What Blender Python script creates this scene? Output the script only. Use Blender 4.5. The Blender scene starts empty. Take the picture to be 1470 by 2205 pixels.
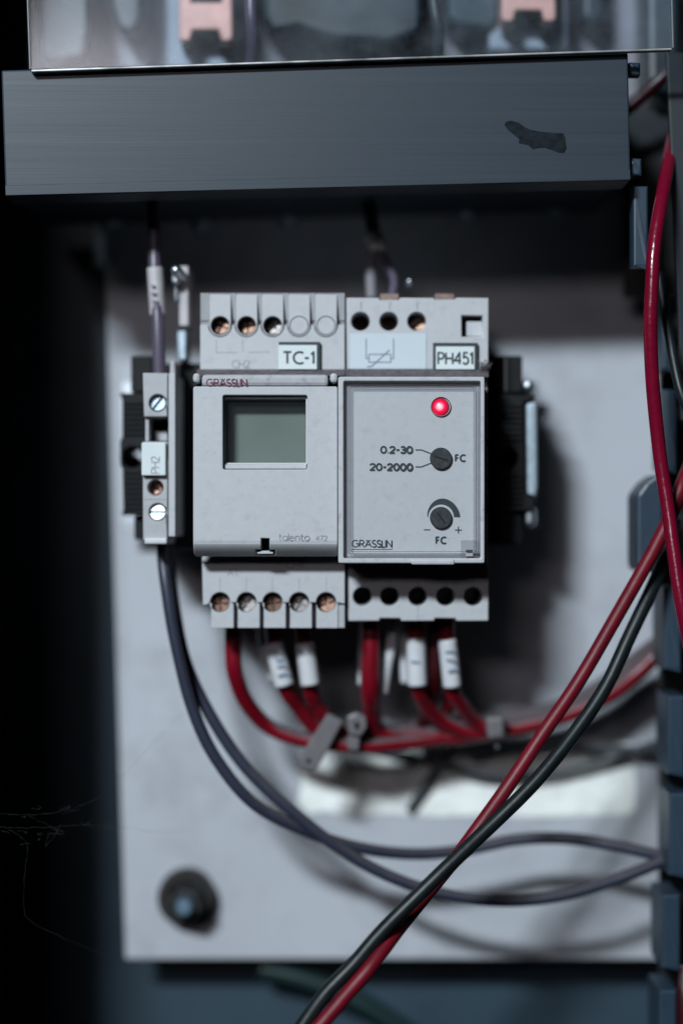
import bpy, bmesh, math, random
from mathutils import Vector, Matrix
random.seed(7)
S = bpy.context.scene
COL = S.collection

# ------------------------------------------------------------------ camera
K, D = 0.113e-3, 0.42             # metres per photo pixel on the focus plane, camera distance
cam_d = bpy.data.cameras.new("camera")
cam = bpy.data.objects.new("camera", cam_d); COL.objects.link(cam)
cam.location = (0, -D, 0); cam.rotation_euler = (math.radians(90), 0, 0)
cam_d.sensor_fit = 'VERTICAL'; cam_d.sensor_height = 36.0
cam_d.lens = 36.0 * D / (2205 * K)
cam_d.clip_start = 0.02; cam_d.clip_end = 20
cam_d.dof.use_dof = True; cam_d.dof.focus_distance = D + 0.001
cam_d.dof.aperture_fstop = cam_d.lens / 23.0
cam_d.dof.aperture_blades = 0
S.camera = cam

# ------------------------------------------------------------------ world, lamps, exposure
W = bpy.data.worlds.new("World"); S.world = W; W.use_nodes = True
W.node_tree.nodes['Background'].inputs[0].default_value = (0.60, 0.72, 0.85, 1)
W.node_tree.nodes['Background'].inputs[1].default_value = 0.0012

def lamp(name, loc, target, sx, sy, watts, color):
    l = bpy.data.lights.new(name, 'AREA'); l.shape = 'RECTANGLE'; l.size = sx; l.size_y = sy
    l.energy = watts; l.color = color
    o = bpy.data.objects.new(name, l); COL.objects.link(o); o.location = loc
    o.rotation_euler = (Vector(target) - Vector(loc)).to_track_quat('-Z', 'Y').to_euler()
lamp("key_lamp", (-0.58, -1.42, 0.84), (0, 0.04, 0), 0.29, 0.12, 38.5, (0.82, 0.93, 1.0))
lamp("low_lamp", (-0.45, -1.50, 0.46), (0, 0.04, 0), 0.45, 0.14, 2.2, (1.0, 0.92, 0.98))
S.view_settings.view_transform = 'Standard'; S.view_settings.look = 'None'
S.view_settings.exposure = 0; S.view_settings.gamma = 1; S.view_settings.use_curve_mapping = False
S.render.engine = 'CYCLES'
S.cycles.use_denoising = True
S.cycles.transparent_max_bounces = 16
S.cycles.max_bounces = 8
S.cycles.diffuse_bounces = 1

# ------------------------------------------------------------------ helpers
def P(px, py, d=0.0):
    "world point seen at photo pixel (px, py) at a depth of d millimetres behind the front plane"
    d = d * 1e-3; s = K * (D + d) / D
    return Vector(((px - 735) * s, d, (1102.5 - py) * s))

def mat(name, base, rough=0.5, metal=0.0, var=0.0, vscale=120, bump=0.0, bscale=900, dirt=None, dirt_amt=0.0,
        dscale=60, stretch=(1, 1, 1), spec=0.5, rvar=0.0, topdust=None):
    m = bpy.data.materials.new(name); m.use_nodes = True
    nt = m.node_tree; N = nt.nodes; L = nt.links
    b = N['Principled BSDF']
    b.inputs['Roughness'].default_value = rough; b.inputs['Metallic'].default_value = metal
    b.inputs['Specular IOR Level'].default_value = spec
    tc = N.new('ShaderNodeTexCoord'); geo = N.new('ShaderNodeNewGeometry')
    mp = N.new('ShaderNodeMapping'); mp.inputs['Scale'].default_value = stretch
    L.new(geo.outputs['Position'], mp.inputs['Vector'])
    col = N.new('ShaderNodeRGB'); col.outputs[0].default_value = (*base, 1)
    out = col.outputs[0]
    if var > 0:
        n = N.new('ShaderNodeTexNoise'); n.inputs['Scale'].default_value = vscale; n.inputs['Detail'].default_value = 6
        L.new(mp.outputs[0], n.inputs['Vector'])
        r = N.new('ShaderNodeMapRange'); r.inputs['From Min'].default_value = .3; r.inputs['From Max'].default_value = .7
        r.inputs['To Min'].default_value = 1 - var; r.inputs['To Max'].default_value = 1 + var
        L.new(n.outputs['Fac'], r.inputs['Value'])
        v = N.new('ShaderNodeVectorMath'); v.operation = 'SCALE'
        L.new(out, v.inputs[0]); L.new(r.outputs[0], v.inputs['Scale']); out = v.outputs[0]
        if rvar:
            r2 = N.new('ShaderNodeMapRange'); r2.inputs['To Min'].default_value = max(0.02, rough - rvar); r2.inputs['To Max'].default_value = min(1, rough + rvar)
            L.new(n.outputs['Fac'], r2.inputs['Value']); L.new(r2.outputs[0], b.inputs['Roughness'])
    if dirt is not None:
        n2 = N.new('ShaderNodeTexNoise'); n2.inputs['Scale'].default_value = dscale; n2.inputs['Detail'].default_value = 9
        n2.inputs['Roughness'].default_value = .7
        L.new(mp.outputs[0], n2.inputs['Vector'])
        r = N.new('ShaderNodeMapRange'); r.inputs['From Min'].default_value = .52; r.inputs['From Max'].default_value = .75
        r.inputs['To Min'].default_value = 0; r.inputs['To Max'].default_value = dirt_amt
        L.new(n2.outputs['Fac'], r.inputs['Value'])
        mx = N.new('ShaderNodeMixRGB'); mx.inputs['Color2'].default_value = (*dirt, 1)
        L.new(r.outputs[0], mx.inputs['Fac']); L.new(out, mx.inputs['Color1']); out = mx.outputs[0]
    if topdust:
        sp = N.new('ShaderNodeSeparateXYZ'); L.new(geo.outputs['Normal'], sp.inputs[0])
        nd = N.new('ShaderNodeTexNoise'); nd.inputs['Scale'].default_value = 260; nd.inputs['Detail'].default_value = 5
        L.new(geo.outputs['Position'], nd.inputs['Vector'])
        ad = N.new('ShaderNodeMath'); ad.operation = 'MULTIPLY_ADD'; ad.inputs[1].default_value = .5
        L.new(nd.outputs['Fac'], ad.inputs[0]); L.new(sp.outputs['Z'], ad.inputs[2])
        r = N.new('ShaderNodeMapRange'); r.inputs['From Min'].default_value = .50; r.inputs['From Max'].default_value = .80
        r.inputs['To Max'].default_value = .93
        L.new(ad.outputs[0], r.inputs['Value'])
        mx = N.new('ShaderNodeMixRGB'); mx.inputs['Color2'].default_value = (*topdust, 1)
        L.new(r.outputs[0], mx.inputs['Fac']); L.new(out, mx.inputs['Color1']); out = mx.outputs[0]
        rr = N.new('ShaderNodeMapRange'); rr.inputs['To Min'].default_value = rough; rr.inputs['To Max'].default_value = .9
        L.new(r.outputs[0], rr.inputs['Value']); L.new(rr.outputs[0], b.inputs['Roughness'])
    L.new(out, b.inputs['Base Color'])
    if bump > 0:
        n3 = N.new('ShaderNodeTexNoise'); n3.inputs['Scale'].default_value = bscale; n3.inputs['Detail'].default_value = 4
        L.new(mp.outputs[0], n3.inputs['Vector'])
        bp = N.new('ShaderNodeBump'); bp.inputs['Strength'].default_value = bump; bp.inputs['Distance'].default_value = 0.0003
        L.new(n3.outputs['Fac'], bp.inputs['Height']); L.new(bp.outputs[0], b.inputs['Normal'])
    return m

def clear_mat(name, tint, gloss, rough, haze=0.0, hazecol=(.5, .55, .6), patch=None):
    "thin clear plastic: lets light through, a little gloss, a little dust"
    m = bpy.data.materials.new(name); m.use_nodes = True
    nt = m.node_tree; N = nt.nodes; L = nt.links; N.clear()
    o = N.new('ShaderNodeOutputMaterial')
    t = N.new('ShaderNodeBsdfTransparent'); t.inputs[0].default_value = (*tint, 1)
    g = N.new('ShaderNodeBsdfGlossy'); g.inputs['Roughness'].default_value = rough
    df = N.new('ShaderNodeBsdfDiffuse'); df.inputs[0].default_value = (*hazecol, 1)
    m1 = N.new('ShaderNodeMixShader'); m1.inputs[0].default_value = gloss
    L.new(t.outputs[0], m1.inputs[1]); L.new(g.outputs[0], m1.inputs[2])
    m2 = N.new('ShaderNodeMixShader'); m2.inputs[0].default_value = haze
    L.new(m1.outputs[0], m2.inputs[1]); L.new(df.outputs[0], m2.inputs[2])
    if patch:
        geo = N.new('ShaderNodeNewGeometry'); n = N.new('ShaderNodeTexNoise')
        n.inputs['Scale'].default_value = patch[0]; n.inputs['Detail'].default_value = 7; n.inputs['Roughness'].default_value = .6
        L.new(geo.outputs['Position'], n.inputs['Vector'])
        r = N.new('ShaderNodeMapRange'); r.inputs['From Min'].default_value = .38; r.inputs['From Max'].default_value = .72
        r.inputs['To Min'].default_value = patch[1]; r.inputs['To Max'].default_value = patch[2]
        L.new(n.outputs['Fac'], r.inputs['Value']); L.new(r.outputs[0], m2.inputs[0])
    L.new(m2.outputs[0], o.inputs[0])
    return m

def link_mesh(name, me, m, parent=None, smooth=False):
    "one mesh object, origin at the middle of its mesh; coordinates come in as world coordinates"
    if smooth:
        for p in me.polygons: p.use_smooth = True
    c = Vector((0, 0, 0))
    if len(me.vertices):
        lo = [min(v.co[i] for v in me.vertices) for i in range(3)]; hi = [max(v.co[i] for v in me.vertices) for i in range(3)]
        c = Vector([(a + b) / 2 for a, b in zip(lo, hi)])
    me.transform(Matrix.Translation(-c))
    me.materials.clear(); me.materials.append(m)
    o = bpy.data.objects.new(name, me); COL.objects.link(o)
    off = Vector((0, 0, 0))
    if parent is not None:
        o.parent = parent; q = parent
        while q is not None: off += q.location; q = q.parent
    o.location = c - off
    return o

def tag(o, label, cat, group=None, kind=None):
    o['label'] = label; o['category'] = cat
    if group: o['group'] = group
    if kind: o['kind'] = kind
    return o

def thing(name, label, cat, loc, group=None):
    o = bpy.data.objects.new(name, None); COL.objects.link(o); o.empty_display_size = .005
    o.location = loc
    return tag(o, label, cat, group)

def bm_mesh(bm, name):
    bmesh.ops.recalc_face_normals(bm, faces=bm.faces)
    me = bpy.data.meshes.new(name); bm.to_mesh(me); bm.free(); return me

def add_poly(bm, pts, d0, d1, bevel=0.0, seg=2):
    "prism: outline in pixels as seen at depth d0, going straight back to d1"
    f = [P(x, y, d0) for x, y in pts]
    dy = (d1 - d0) * 1e-3
    b2 = bmesh.new()
    va = [b2.verts.new(v) for v in f]; vb = [b2.verts.new(v + Vector((0, dy, 0))) for v in f]
    n = len(f)
    b2.faces.new(va); b2.faces.new(vb[::-1])
    for i in range(n): b2.faces.new((va[i], vb[i], vb[(i + 1) % n], va[(i + 1) % n]))
    bmesh.ops.recalc_face_normals(b2, faces=b2.faces)
    if bevel > 0:
        fr = set(va)
        es = [e for e in b2.edges if e.verts[0] in fr or e.verts[1] in fr]
        bmesh.ops.bevel(b2, geom=es, offset=bevel * 1e-3, segments=seg, affect='EDGES', profile=.5, clamp_overlap=True)
    me = bpy.data.meshes.new('t'); b2.to_mesh(me); b2.free(); bm.from_mesh(me); bpy.data.meshes.remove(me)

def add_box(bm, x0, y0, x1, y1, d0, d1, bevel=0.25, seg=2):
    add_poly(bm, [(x0, y0), (x1, y0), (x1, y1), (x0, y1)], d0, d1, bevel, seg)

def part_boxes(name, boxes, m, parent, bevel=0.25):
    bm = bmesh.new()
    for b in boxes: add_box(bm, *b[:6], b[6] if len(b) > 6 else bevel)
    return link_mesh(name, bm_mesh(bm, name), m, parent)

def part_poly(name, pts, d0, d1, m, parent, bevel=0.25):
    bm = bmesh.new(); add_poly(bm, pts, d0, d1, bevel); return link_mesh(name, bm_mesh(bm, name), m, parent)

def rrect(x0, y0, x1, y1, r, n=5):
    pts = []
    for cx, cy, a in ((x1 - r, y0 + r, -90), (x1 - r, y1 - r, 0), (x0 + r, y1 - r, 90), (x0 + r, y0 + r, 180)):
        for i in range(n + 1):
            t = math.radians(a + 90 * i / n); pts.append((cx + r * math.cos(t), cy + r * math.sin(t)))
    return pts

def circ(cx, cy, r, n=40, a0=0, a1=360):
    if a1 - a0 == 360: return [(cx + r * math.cos(2 * math.pi * i / n), cy + r * math.sin(2 * math.pi * i / n)) for i in range(n)]
    return [(cx + r * math.cos(math.radians(a0 + (a1 - a0) * i / n)), cy + r * math.sin(math.radians(a0 + (a1 - a0) * i / n))) for i in range(n + 1)]

def holed_mesh(outer, holes, d0, d1, bevel=0.2):
    "plate with holes: outline and holes in pixels as seen at depth d0"
    cu = bpy.data.curves.new('t', 'CURVE'); cu.dimensions = '2D'; cu.fill_mode = 'BOTH'
    th = (d1 - d0) * 1e-3; bv = bevel * 1e-3
    cu.extrude = th / 2 - bv; cu.bevel_depth = bv; cu.bevel_resolution = 1; cu.offset = -bv
    for loop in [outer] + list(holes):
        sp = cu.splines.new('POLY'); sp.points.add(len(loop) - 1); sp.use_cyclic_u = True
        for p, (x, y) in zip(sp.points, loop):
            w = P(x, y, d0); p.co = (w.x, w.z, 0, 1)
    ob = bpy.data.objects.new('t', cu); COL.objects.link(ob)
    dg = bpy.context.evaluated_depsgraph_get()
    me = bpy.data.meshes.new_from_object(ob.evaluated_get(dg))
    bpy.data.objects.remove(ob); bpy.data.curves.remove(cu)
    M = Matrix(((1, 0, 0, 0), (0, 0, -1, d0 * 1e-3 + th / 2), (0, 1, 0, 0), (0, 0, 0, 1)))
    me.transform(M)
    return me

def part_holed(name, outer, holes, d0, d1, m, parent, bevel=0.2):
    return link_mesh(name, holed_mesh(outer, holes, d0, d1, bevel), m, parent)

def add_lathe(bm, px, py, prof, n=36, tilt=None):
    "solid of revolution about the viewing depth axis: prof = [(radius px, depth mm), ...], front first"
    c = P(px, py, prof[0][1]); s = K * (D + prof[0][1] * 1e-3) / D
    rows = []; new = []
    for r, d in prof:
        y = d * 1e-3
        if r <= 1e-6: row = [bm.verts.new((c.x, y, c.z))]
        else: row = [bm.verts.new((c.x + r * s * math.cos(2 * math.pi * i / n), y, c.z + r * s * math.sin(2 * math.pi * i / n))) for i in range(n)]
        rows.append(row); new += row
    for a, b in zip(rows, rows[1:]):
        if len(a) == 1 and len(b) == 1: continue
        for i in range(n):
            j = (i + 1) % n
            if len(a) == 1: bm.faces.new((a[0], b[i], b[j]))
            elif len(b) == 1: bm.faces.new((a[i], b[0], a[j]))
            else: bm.faces.new((a[i], b[i], b[j], a[j]))
    if tilt: bmesh.ops.rotate(bm, cent=c, matrix=Matrix.Rotation(tilt[0], 3, 'X') @ Matrix.Rotation(tilt[1], 3, 'Z'), verts=new)

def part_lathe(name, px, py, prof, m, parent, tilt=None, smooth=False, n=36):
    bm = bmesh.new(); add_lathe(bm, px, py, prof, n, tilt)
    o = link_mesh(name, bm_mesh(bm, name), m, parent)
    if smooth:
        for p in o.data.polygons: p.use_smooth = True
    return o

def screw(px, py, r, d, m, parent, slot=0.0, tilt=None, cross=False, name='screw'):
    "a screw head with a real slot"
    t = 5.0
    hw = r * .13
    bm = bmesh.new()
    add_lathe(bm, px, py, [(0, d + .9), (r * .9, d + .9), (r * .92, d + .9), (r, d + t)], 28)
    def half(a0, a1):
        pts = []
        for i in range(15):
            a = a0 + (a1 - a0) * i / 14
            pts.append((px + r * .96 * math.cos(a), py + r * .96 * math.sin(a)))
        add_poly(bm, pts, d, d + 1.5, .12)
    if cross:
        for q in range(4):
            a = slot + q * math.pi / 2; e = math.asin(hw / r)
            pts = [(px + hw * 1.4 * math.cos(a + math.pi / 4), py + hw * 1.4 * math.sin(a + math.pi / 4))]
            for i in range(9):
                b = a + e + (math.pi / 2 - 2 * e) * i / 8
                pts.append((px + r * .96 * math.cos(b), py + r * .96 * math.sin(b)))
            add_poly(bm, pts, d, d + 1.5, .1)
    else:
        e = math.asin(hw / r)
        half(slot + e, slot + math.pi - e); half(slot + math.pi + e, slot + 2 * math.pi - e)
    if tilt:
        c = P(px, py, d)
        bmesh.ops.rotate(bm, cent=c, matrix=Matrix.Rotation(tilt[0], 3, 'X') @ Matrix.Rotation(tilt[1], 3, 'Z'), verts=bm.verts[:])
    return link_mesh(name, bm_mesh(bm, name), m, parent)

def smooth_path(pts, n=10):
    Q = [Vector(p) for p in pts]; out = []
    Q = [Q[0] * 2 - Q[1]] + Q + [Q[-1] * 2 - Q[-2]]
    for i in range(1, len(Q) - 2):
        p0, p1, p2, p3 = Q[i - 1], Q[i], Q[i + 1], Q[i + 2]
        for k in range(n):
            t = k / n
            out.append(.5 * ((2 * p1) + (p2 - p0) * t + (2 * p0 - 5 * p1 + 4 * p2 - p3) * t * t + (3 * p1 - p0 - 3 * p2 + p3) * t ** 3))
    out.append(Q[-2]); return out

def add_tube(bm, path, r, n=16, cap=True, wob=0.0):
    rows = []; up = Vector((0, -1, 0)); prev = None
    for i, p in enumerate(path):
        t = (path[min(i + 1, len(path) - 1)] - path[max(i - 1, 0)]).normalized()
        if prev is None:
            a = up.cross(t)
            if a.length < 1e-4: a = Vector((1, 0, 0)).cross(t)
            a.normalize()
        else:
            a = (prev - t * prev.dot(t)).normalized()
        prev = a; b = t.cross(a)
        rr = r * (1 + wob * random.uniform(-1, 1))
        rows.append([bm.verts.new(p + a * rr * math.cos(2 * math.pi * k / n) + b * rr * math.sin(2 * math.pi * k / n)) for k in range(n)])
    for A, B in zip(rows, rows[1:]):
        for k in range(n): bm.faces.new((A[k], A[(k + 1) % n], B[(k + 1) % n], B[k]))
    if cap: bm.faces.new(rows[0][::-1]); bm.faces.new(rows[-1])

def tube_mesh(pts, r_px, d_ref=None, n=16, wob=0.0, steps=10):
    path = smooth_path([P(*p) for p in pts], steps)
    if len(path) > 40:
        rg = random.Random(len(path) * 31 + int(pts[0][0])); ph = [rg.uniform(0, 6.28) for _ in range(6)]
        for i, q in enumerate(path):
            path[i] = q + Vector((math.sin(i * .13 + ph[0]) + .4 * math.sin(i * .29 + ph[1]), math.sin(i * .12 + ph[2]), math.sin(i * .15 + ph[3]) + .4 * math.sin(i * .27 + ph[4]))) * .00011
    s = K * (D + (pts[0][2] if d_ref is None else d_ref) * 1e-3) / D
    bm = bmesh.new(); add_tube(bm, path, r_px * s, n, True, wob)
    me = bm_mesh(bm, 'tube')
    for p in me.polygons: p.use_smooth = len(p.vertices) == 4
    return me

def wire(name, pts, r, m, label, cat, group=None, wob=0.0):
    o = link_mesh(name, tube_mesh(pts, r, wob=wob), m)
    return tag(o, label, cat, group)

# ---- stroke lettering -------------------------------------------------
def arc(cx, cy, rx, ry, a0, a1, n=14):
    return [(cx + rx * math.cos(math.radians(a0 + (a1 - a0) * i / n)), cy + ry * math.sin(math.radians(a0 + (a1 - a0) * i / n))) for i in range(n + 1)]
def S_(w=.52):
    return [arc(w * .5, .745, w * .44, .255, 40, 270) + arc(w * .5, .245, w * .5, .245, 88, -145)]
GL = {
 'G': (.88, [arc(.44, .5, .44, .5, 45, 360) + [(.5, .5)]]),
 'R': (.60, [[(0, 0), (0, 1), (.28, 1)] + arc(.28, .74, .26, .26, 90, -90) + [(0, .48)], [(.24, .48), (.58, 0)]]),
 'A': (.80, [[(0, 0), (.40, 1), (.80, 0)], [(.15, .34), (.65, .34)]]),
 'Ä': (.80, [[(0, 0), (.40, 1), (.80, 0)], [(.15, .34), (.65, .34)], [(.10, .98), (.22, .98)], [(.58, .98), (.70, .98)]]),
 'S': (.52, S_()), 'L': (.40, [[(0, 1), (0, 0), (.40, 0)]]), 'I': (0.0, [[(0, 0), (0, 1)]]),
 'N': (.68, [[(0, 0), (0, 1), (.68, 0), (.68, 1)]]),
 'F': (.46, [[(0, 0), (0, 1), (.46, 1)], [(0, .52), (.40, .52)]]),
 'C': (.72, [arc(.5, .5, .5, .5, 52, 308)]),
 'T': (.66, [[(0, 1), (.66, 1)], [(.33, 1), (.33, 0)]]),
 'P': (.56, [[(0, 0), (0, 1), (.28, 1)] + arc(.28, .73, .27, .27, 90, -90) + [(0, .46)]]),
 'H': (.66, [[(0, 0), (0, 1)], [(.66, 0), (.66, 1)], [(0, .5), (.66, .5)]]),
 '0': (.60, [arc(.30, .5, .30, .5, 0, 360, 28)]),
 '1': (.24, [[(0, .78), (.20, 1), (.20, 0)]]),
 '2': (.56, [arc(.27, .72, .27, .28, 165, -35) + [(.02, 0), (.56, 0)]]),
 '3': (.52, [arc(.25, .755, .23, .245, 150, -90) + arc(.25, .255, .27, .255, 90, -155)]),
 '4': (.62, [[(.48, 0), (.48, 1), (0, .3), (.62, .3)]]),
 '5': (.52, [[(.48, 1), (.10, 1), (.06, .56)] + arc(.25, .32, .27, .32, 130, -150)]),
 '7': (.54, [[(0, 1), (.54, 1), (.16, 0)]]),
 '.': (.08, [[(.0, .05), (.08, .05)]]), '-': (.34, [[(0, .48), (.34, .48)]]), '+': (.6, [[(0, .5), (.6, .5)], [(.3, .2), (.3, .8)]]),
 't': (.34, [[(.14, .95), (.14, .12), (.22, 0), (.34, 0)], [(0, .66), (.32, .66)]]),
 'a': (.52, [arc(.26, .33, .26, .33, 0, 360, 20), [(.52, .66), (.52, 0)]]),
 'l': (.0, [[(0, 0), (0, 1)]]), 'e': (.54, [[(.02, .36), (.54, .36)] + arc(.27, .33, .27, .33, 5, 310)]),
 'n': (.46, [[(0, 0), (0, .66)], arc(.23, .4, .23, .26, 180, 0, 8) + [(.46, 0)]]), 'o': (.56, [arc(.28, .33, .28, .33, 0, 360, 20)]),
 ' ': (.25, []),
}
def add_strokes(bm, strokes, w, d, lift=0.05):
    "ink lines: strokes are pixel polylines; each piece a hair higher than the last so no faces share a plane"
    k = 0
    def quad(pts):
        nonlocal k
        dd = d - lift - k * 0.0012; k += 1
        bm.faces.new([bm.verts.new(P(x, y, dd)) for x, y in pts])
    for st in strokes:
        for i, ((x0, y0), (x1, y1)) in enumerate(zip(st, st[1:])):
            L_ = math.hypot(x1 - x0, y1 - y0)
            if L_ < 1e-6: continue
            nx, ny = -(y1 - y0) / L_ * w / 2, (x1 - x0) / L_ * w / 2
            quad([(x0 + nx, y0 + ny), (x1 + nx, y1 + ny), (x1 - nx, y1 - ny), (x0 - nx, y0 - ny)])
            if i > 0: quad(circ(x0, y0, w / 2, 10))
def text_strokes(txt, x, y, h, gap=.2, rot=False, sx=1.0, width=None):
    "x, y = left end of the baseline in pixels"
    tot = sum(GL[c][0] * sx for c in txt) + gap * (len(txt) - 1)
    if width: sx = sx * (width / h - gap * (len(txt) - 1)) / (tot - gap * (len(txt) - 1))
    out = []; cx = 0
    for c in txt:
        gw, st = GL[c]
        for s in st:
            if rot: out.append([(x - py * h, y - (cx + px * sx) * h) for px, py in s])
            else: out.append([(x + (cx + px * sx) * h, y - py * h) for px, py in s])
        cx += gw * sx + gap
    return out
def part_ink(name, strokes, w, d, m, parent):
    bm = bmesh.new(); add_strokes(bm, strokes, w, d)
    me = bpy.data.meshes.new(name); bm.to_mesh(me); bm.free()
    return link_mesh(name, me, m, parent)

# ------------------------------------------------------------------ materials
M = {}
M['plate'] = mat('white_enamel', (.44, .458, .50), .42, var=.075, vscale=22, bump=.05, bscale=500, dirt=(.24, .235, .265), dirt_amt=.6, dscale=34)
M['cabinet'] = mat('dark_blue_steel', (.026, .049, .070), .5, var=.12, vscale=60, bump=.05)
M['cabinet_dark'] = mat('black_steel_and_shade', (.006, .008, .010), .6, var=.1)
M['case'] = mat('light_grey_plastic', (.446, .456, .478), .48, var=.025, vscale=500, bump=.10, bscale=2600, dirt=(.22, .19, .22), dirt_amt=.26, dscale=380)
M['case_side'] = mat('aged_grey_plastic', (.38, .385, .405), .5, var=.04, vscale=300, bump=.08, bscale=2200, dirt=(.18, .15, .17), dirt_amt=.45, dscale=130)
M['groove'] = mat('darker_grey_plastic', (.27, .25, .27), .7, var=.10, vscale=400)  # darker grey for the recessed terminal bases and grooves
M['dust'] = mat('settled_dust', (.115, .10, .11), .9, var=.35, vscale=900, bump=.5, bscale=1500, dirt=(.04, .035, .04), dirt_amt=.8, dscale=300)
M['hinge'] = mat('dusty_grey_plastic', (.38, .38, .405), .5, var=.05, vscale=400, bump=.08, bscale=2200, dirt=(.13, .11, .14), dirt_amt=.75, dscale=420)
M['face'] = mat('printed_panel', (.45, .465, .49), .45, var=.02, vscale=700, bump=.04, bscale=3000, dirt=(.2, .2, .22), dirt_amt=.28, dscale=420)
M['frame'] = mat('cover_frame_plastic', (.47, .475, .50), .38, var=.03, vscale=500, bump=.05, bscale=2500, dirt=(.12, .11, .12), dirt_amt=.6, dscale=330)
M['ink'] = mat('dark_ink', (.018, .028, .034), .5)
M['ink_grey'] = mat('faded_grey_ink', (.25, .24, .28), .6, var=.3, vscale=1500)
M['ink_red'] = mat('wine_red_ink', (.13, .010, .045), .5, var=.35, vscale=2500)
M['ink_thin'] = mat('pale_pen_ink', (.10, .14, .18), .5)
M['paper'] = mat('label_paper', (.60, .66, .67), .55, var=.02)
M['sticker'] = mat('pale_blue_sticker', (.50, .565, .61), .5, var=.02)
M['black'] = mat('black_plastic', (.007, .008, .009), .6, var=.15, vscale=300, bump=.05, spec=.22)
M['knob'] = mat('knob_plastic', (.024, .028, .033), .42, var=.6, vscale=900, bump=.15, bscale=1200)
M['lcd'] = mat('unlit_display', (.26, .28, .262), .35, var=.06, vscale=90)
M['brass'] = mat('brass', (.27, .165, .125), .5, metal=.9, var=.25, vscale=700, bump=.15)
M['steel'] = mat('zinc_steel', (.60, .65, .70), .36, metal=1, var=.15, vscale=500, bump=.06)
M['old_steel'] = mat('tarnished_steel', (.30, .275, .27), .5, metal=.9, var=.35, vscale=800, bump=.2)
M['bright_zinc'] = mat('bright_zinc', (.60, .68, .70), .52, metal=.85, var=.2, vscale=500, bump=.1)
M['steel_dull'] = mat('dull_zinc', (.38, .46, .52), .55, metal=.7, var=.2, vscale=500, bump=.06)
M['copper'] = mat('copper', (.66, .36, .31), .5, metal=.15, var=.15, vscale=250)
M['duct'] = mat('slate_plastic', (.023, .034, .047), .42, var=.018, vscale=60, stretch=(.10, 1, 14), bump=.04, bscale=300, rvar=.08,
                dirt=(.06, .07, .085), dirt_amt=.25, dscale=40, spec=.3)
M['finger'] = mat('blue_grey_plastic', (.018, .036, .058), .45, var=.08, vscale=150, bump=.04)
M['smear'] = mat('black_smear', (.008, .012, .016), .8, var=.5, vscale=600, spec=.15)
M['wire_red'] = mat('red_insulation', (.125, .0025, .010), .46, var=.2, vscale=160, bump=.25, bscale=450, spec=.35, dirt=(.05, .01, .012), dirt_amt=.7, dscale=150)
M['wire_red_dusty'] = mat('dusty_red_insulation', (.17, .0025, .011), .34, var=.10, vscale=300, bump=.1, bscale=600, topdust=(.085, .070, .076))
M['wire_dust'] = mat('dust_covered_insulation', (.075, .055, .06), .8, var=.25, vscale=150, bump=.2, bscale=600, topdust=(.085, .072, .08))
M['wire_red_shaded'] = mat('shaded_red_insulation', (.028, .0015, .003), .38, var=.15, vscale=300, bump=.12, bscale=600, topdust=(.06, .05, .055))  # red insulation with the surrounding shade put into its colour
M['wire_red_gloss'] = mat('glossy_red_insulation', (.145, .003, .018), .20, var=.08, vscale=300, bump=.40, bscale=520)
M['wire_black'] = mat('black_insulation', (.006, .010, .011), .42, var=.3, vscale=200, bump=.2, bscale=400, spec=.35)
M['wire_grey'] = mat('violet_grey_insulation', (.027, .031, .052), .40, var=.12, vscale=200, bump=.08, bscale=600, topdust=(.05, .045, .055))
M['wire_violet'] = mat('violet_insulation', (.085, .07, .105), .35, var=.12, vscale=200, bump=.08)
M['wire_green'] = mat('dark_green_insulation', (.006, .022, .022), .45, var=.1)
M['wire_and_shadow_grey'] = mat('grey_insulation_and_shadow', (.05, .055, .062), .5, var=.1)  # shared by a hanging wire and the shadow strands on the plate
M['sleeve'] = mat('white_sleeve', (.58, .59, .62), .5, var=.06, vscale=250, bump=.1, bscale=500, dirt=(.35, .34, .38), dirt_amt=.4, dscale=150)
M['sleeve_old'] = mat('soiled_sleeve', (.42, .40, .41), .55, var=.1, vscale=250, bump=.1, bscale=500)
M['tie'] = mat('grey_nylon', (.14, .13, .14), .4, var=.1, vscale=300)
M['glare_white'] = mat('painted_glare_white', (.86, .88, .85), .35, var=.14, vscale=130, bump=.7, bscale=220, dirt=(.47, .50, .53), dirt_amt=.95, dscale=95)
M['web'] = mat('cobweb_silk', (.035, .04, .04), .9)
M['shield'] = clear_mat('dusty_clear_acrylic', (.86, .90, .93), .03, .12, 0.03, (.42, .46, .52), patch=(34, .0, .11))
M['clear'] = clear_mat('clear_polycarbonate', (.995, .995, .995), .02, .08, .004)
M['clear_rim'] = clear_mat('clear_moulded_rim', (.93, .93, .94), .10, .12, .05, (.4, .4, .43))
M['pane'] = clear_mat('display_window', (.86, .89, .88), .035, .1, .01)

# ------------------------------------------------------------------ cabinet and mounting plate
t = thing('equipment_cabinet', 'dark blue steel cabinet interior behind and beside the white mounting plate', 'cabinet', P(735, 2300, 85))
part_boxes('back_panel', [(-120, -200, 1720, 2500, 85, 87, 0)], M['cabinet'], t)
bm = bmesh.new()
sc = 1e-3
vs = [bm.verts.new((x * sc, y * sc, z * sc)) for x in (-99, -97) for y in (-17, 84.8) for z in (-180, 190)]
bmesh.ops.convex_hull(bm, input=vs)
link_mesh('side_panel', bm_mesh(bm, 'side'), M['cabinet_dark'], t)
# mounting plate (its lower left hole is covered by the bolt)
t = tag(link_mesh('mounting_plate', (lambda b: (add_poly(b, [(205, -160), (1530, -160), (1530, 2066), (270, 2066)], 65, 67, .5), bm_mesh(b, 'plate'))[1])(bmesh.new()), M['plate']),
        'white enamelled steel mounting plate carrying the rail and devices', 'mounting plate')

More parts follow.
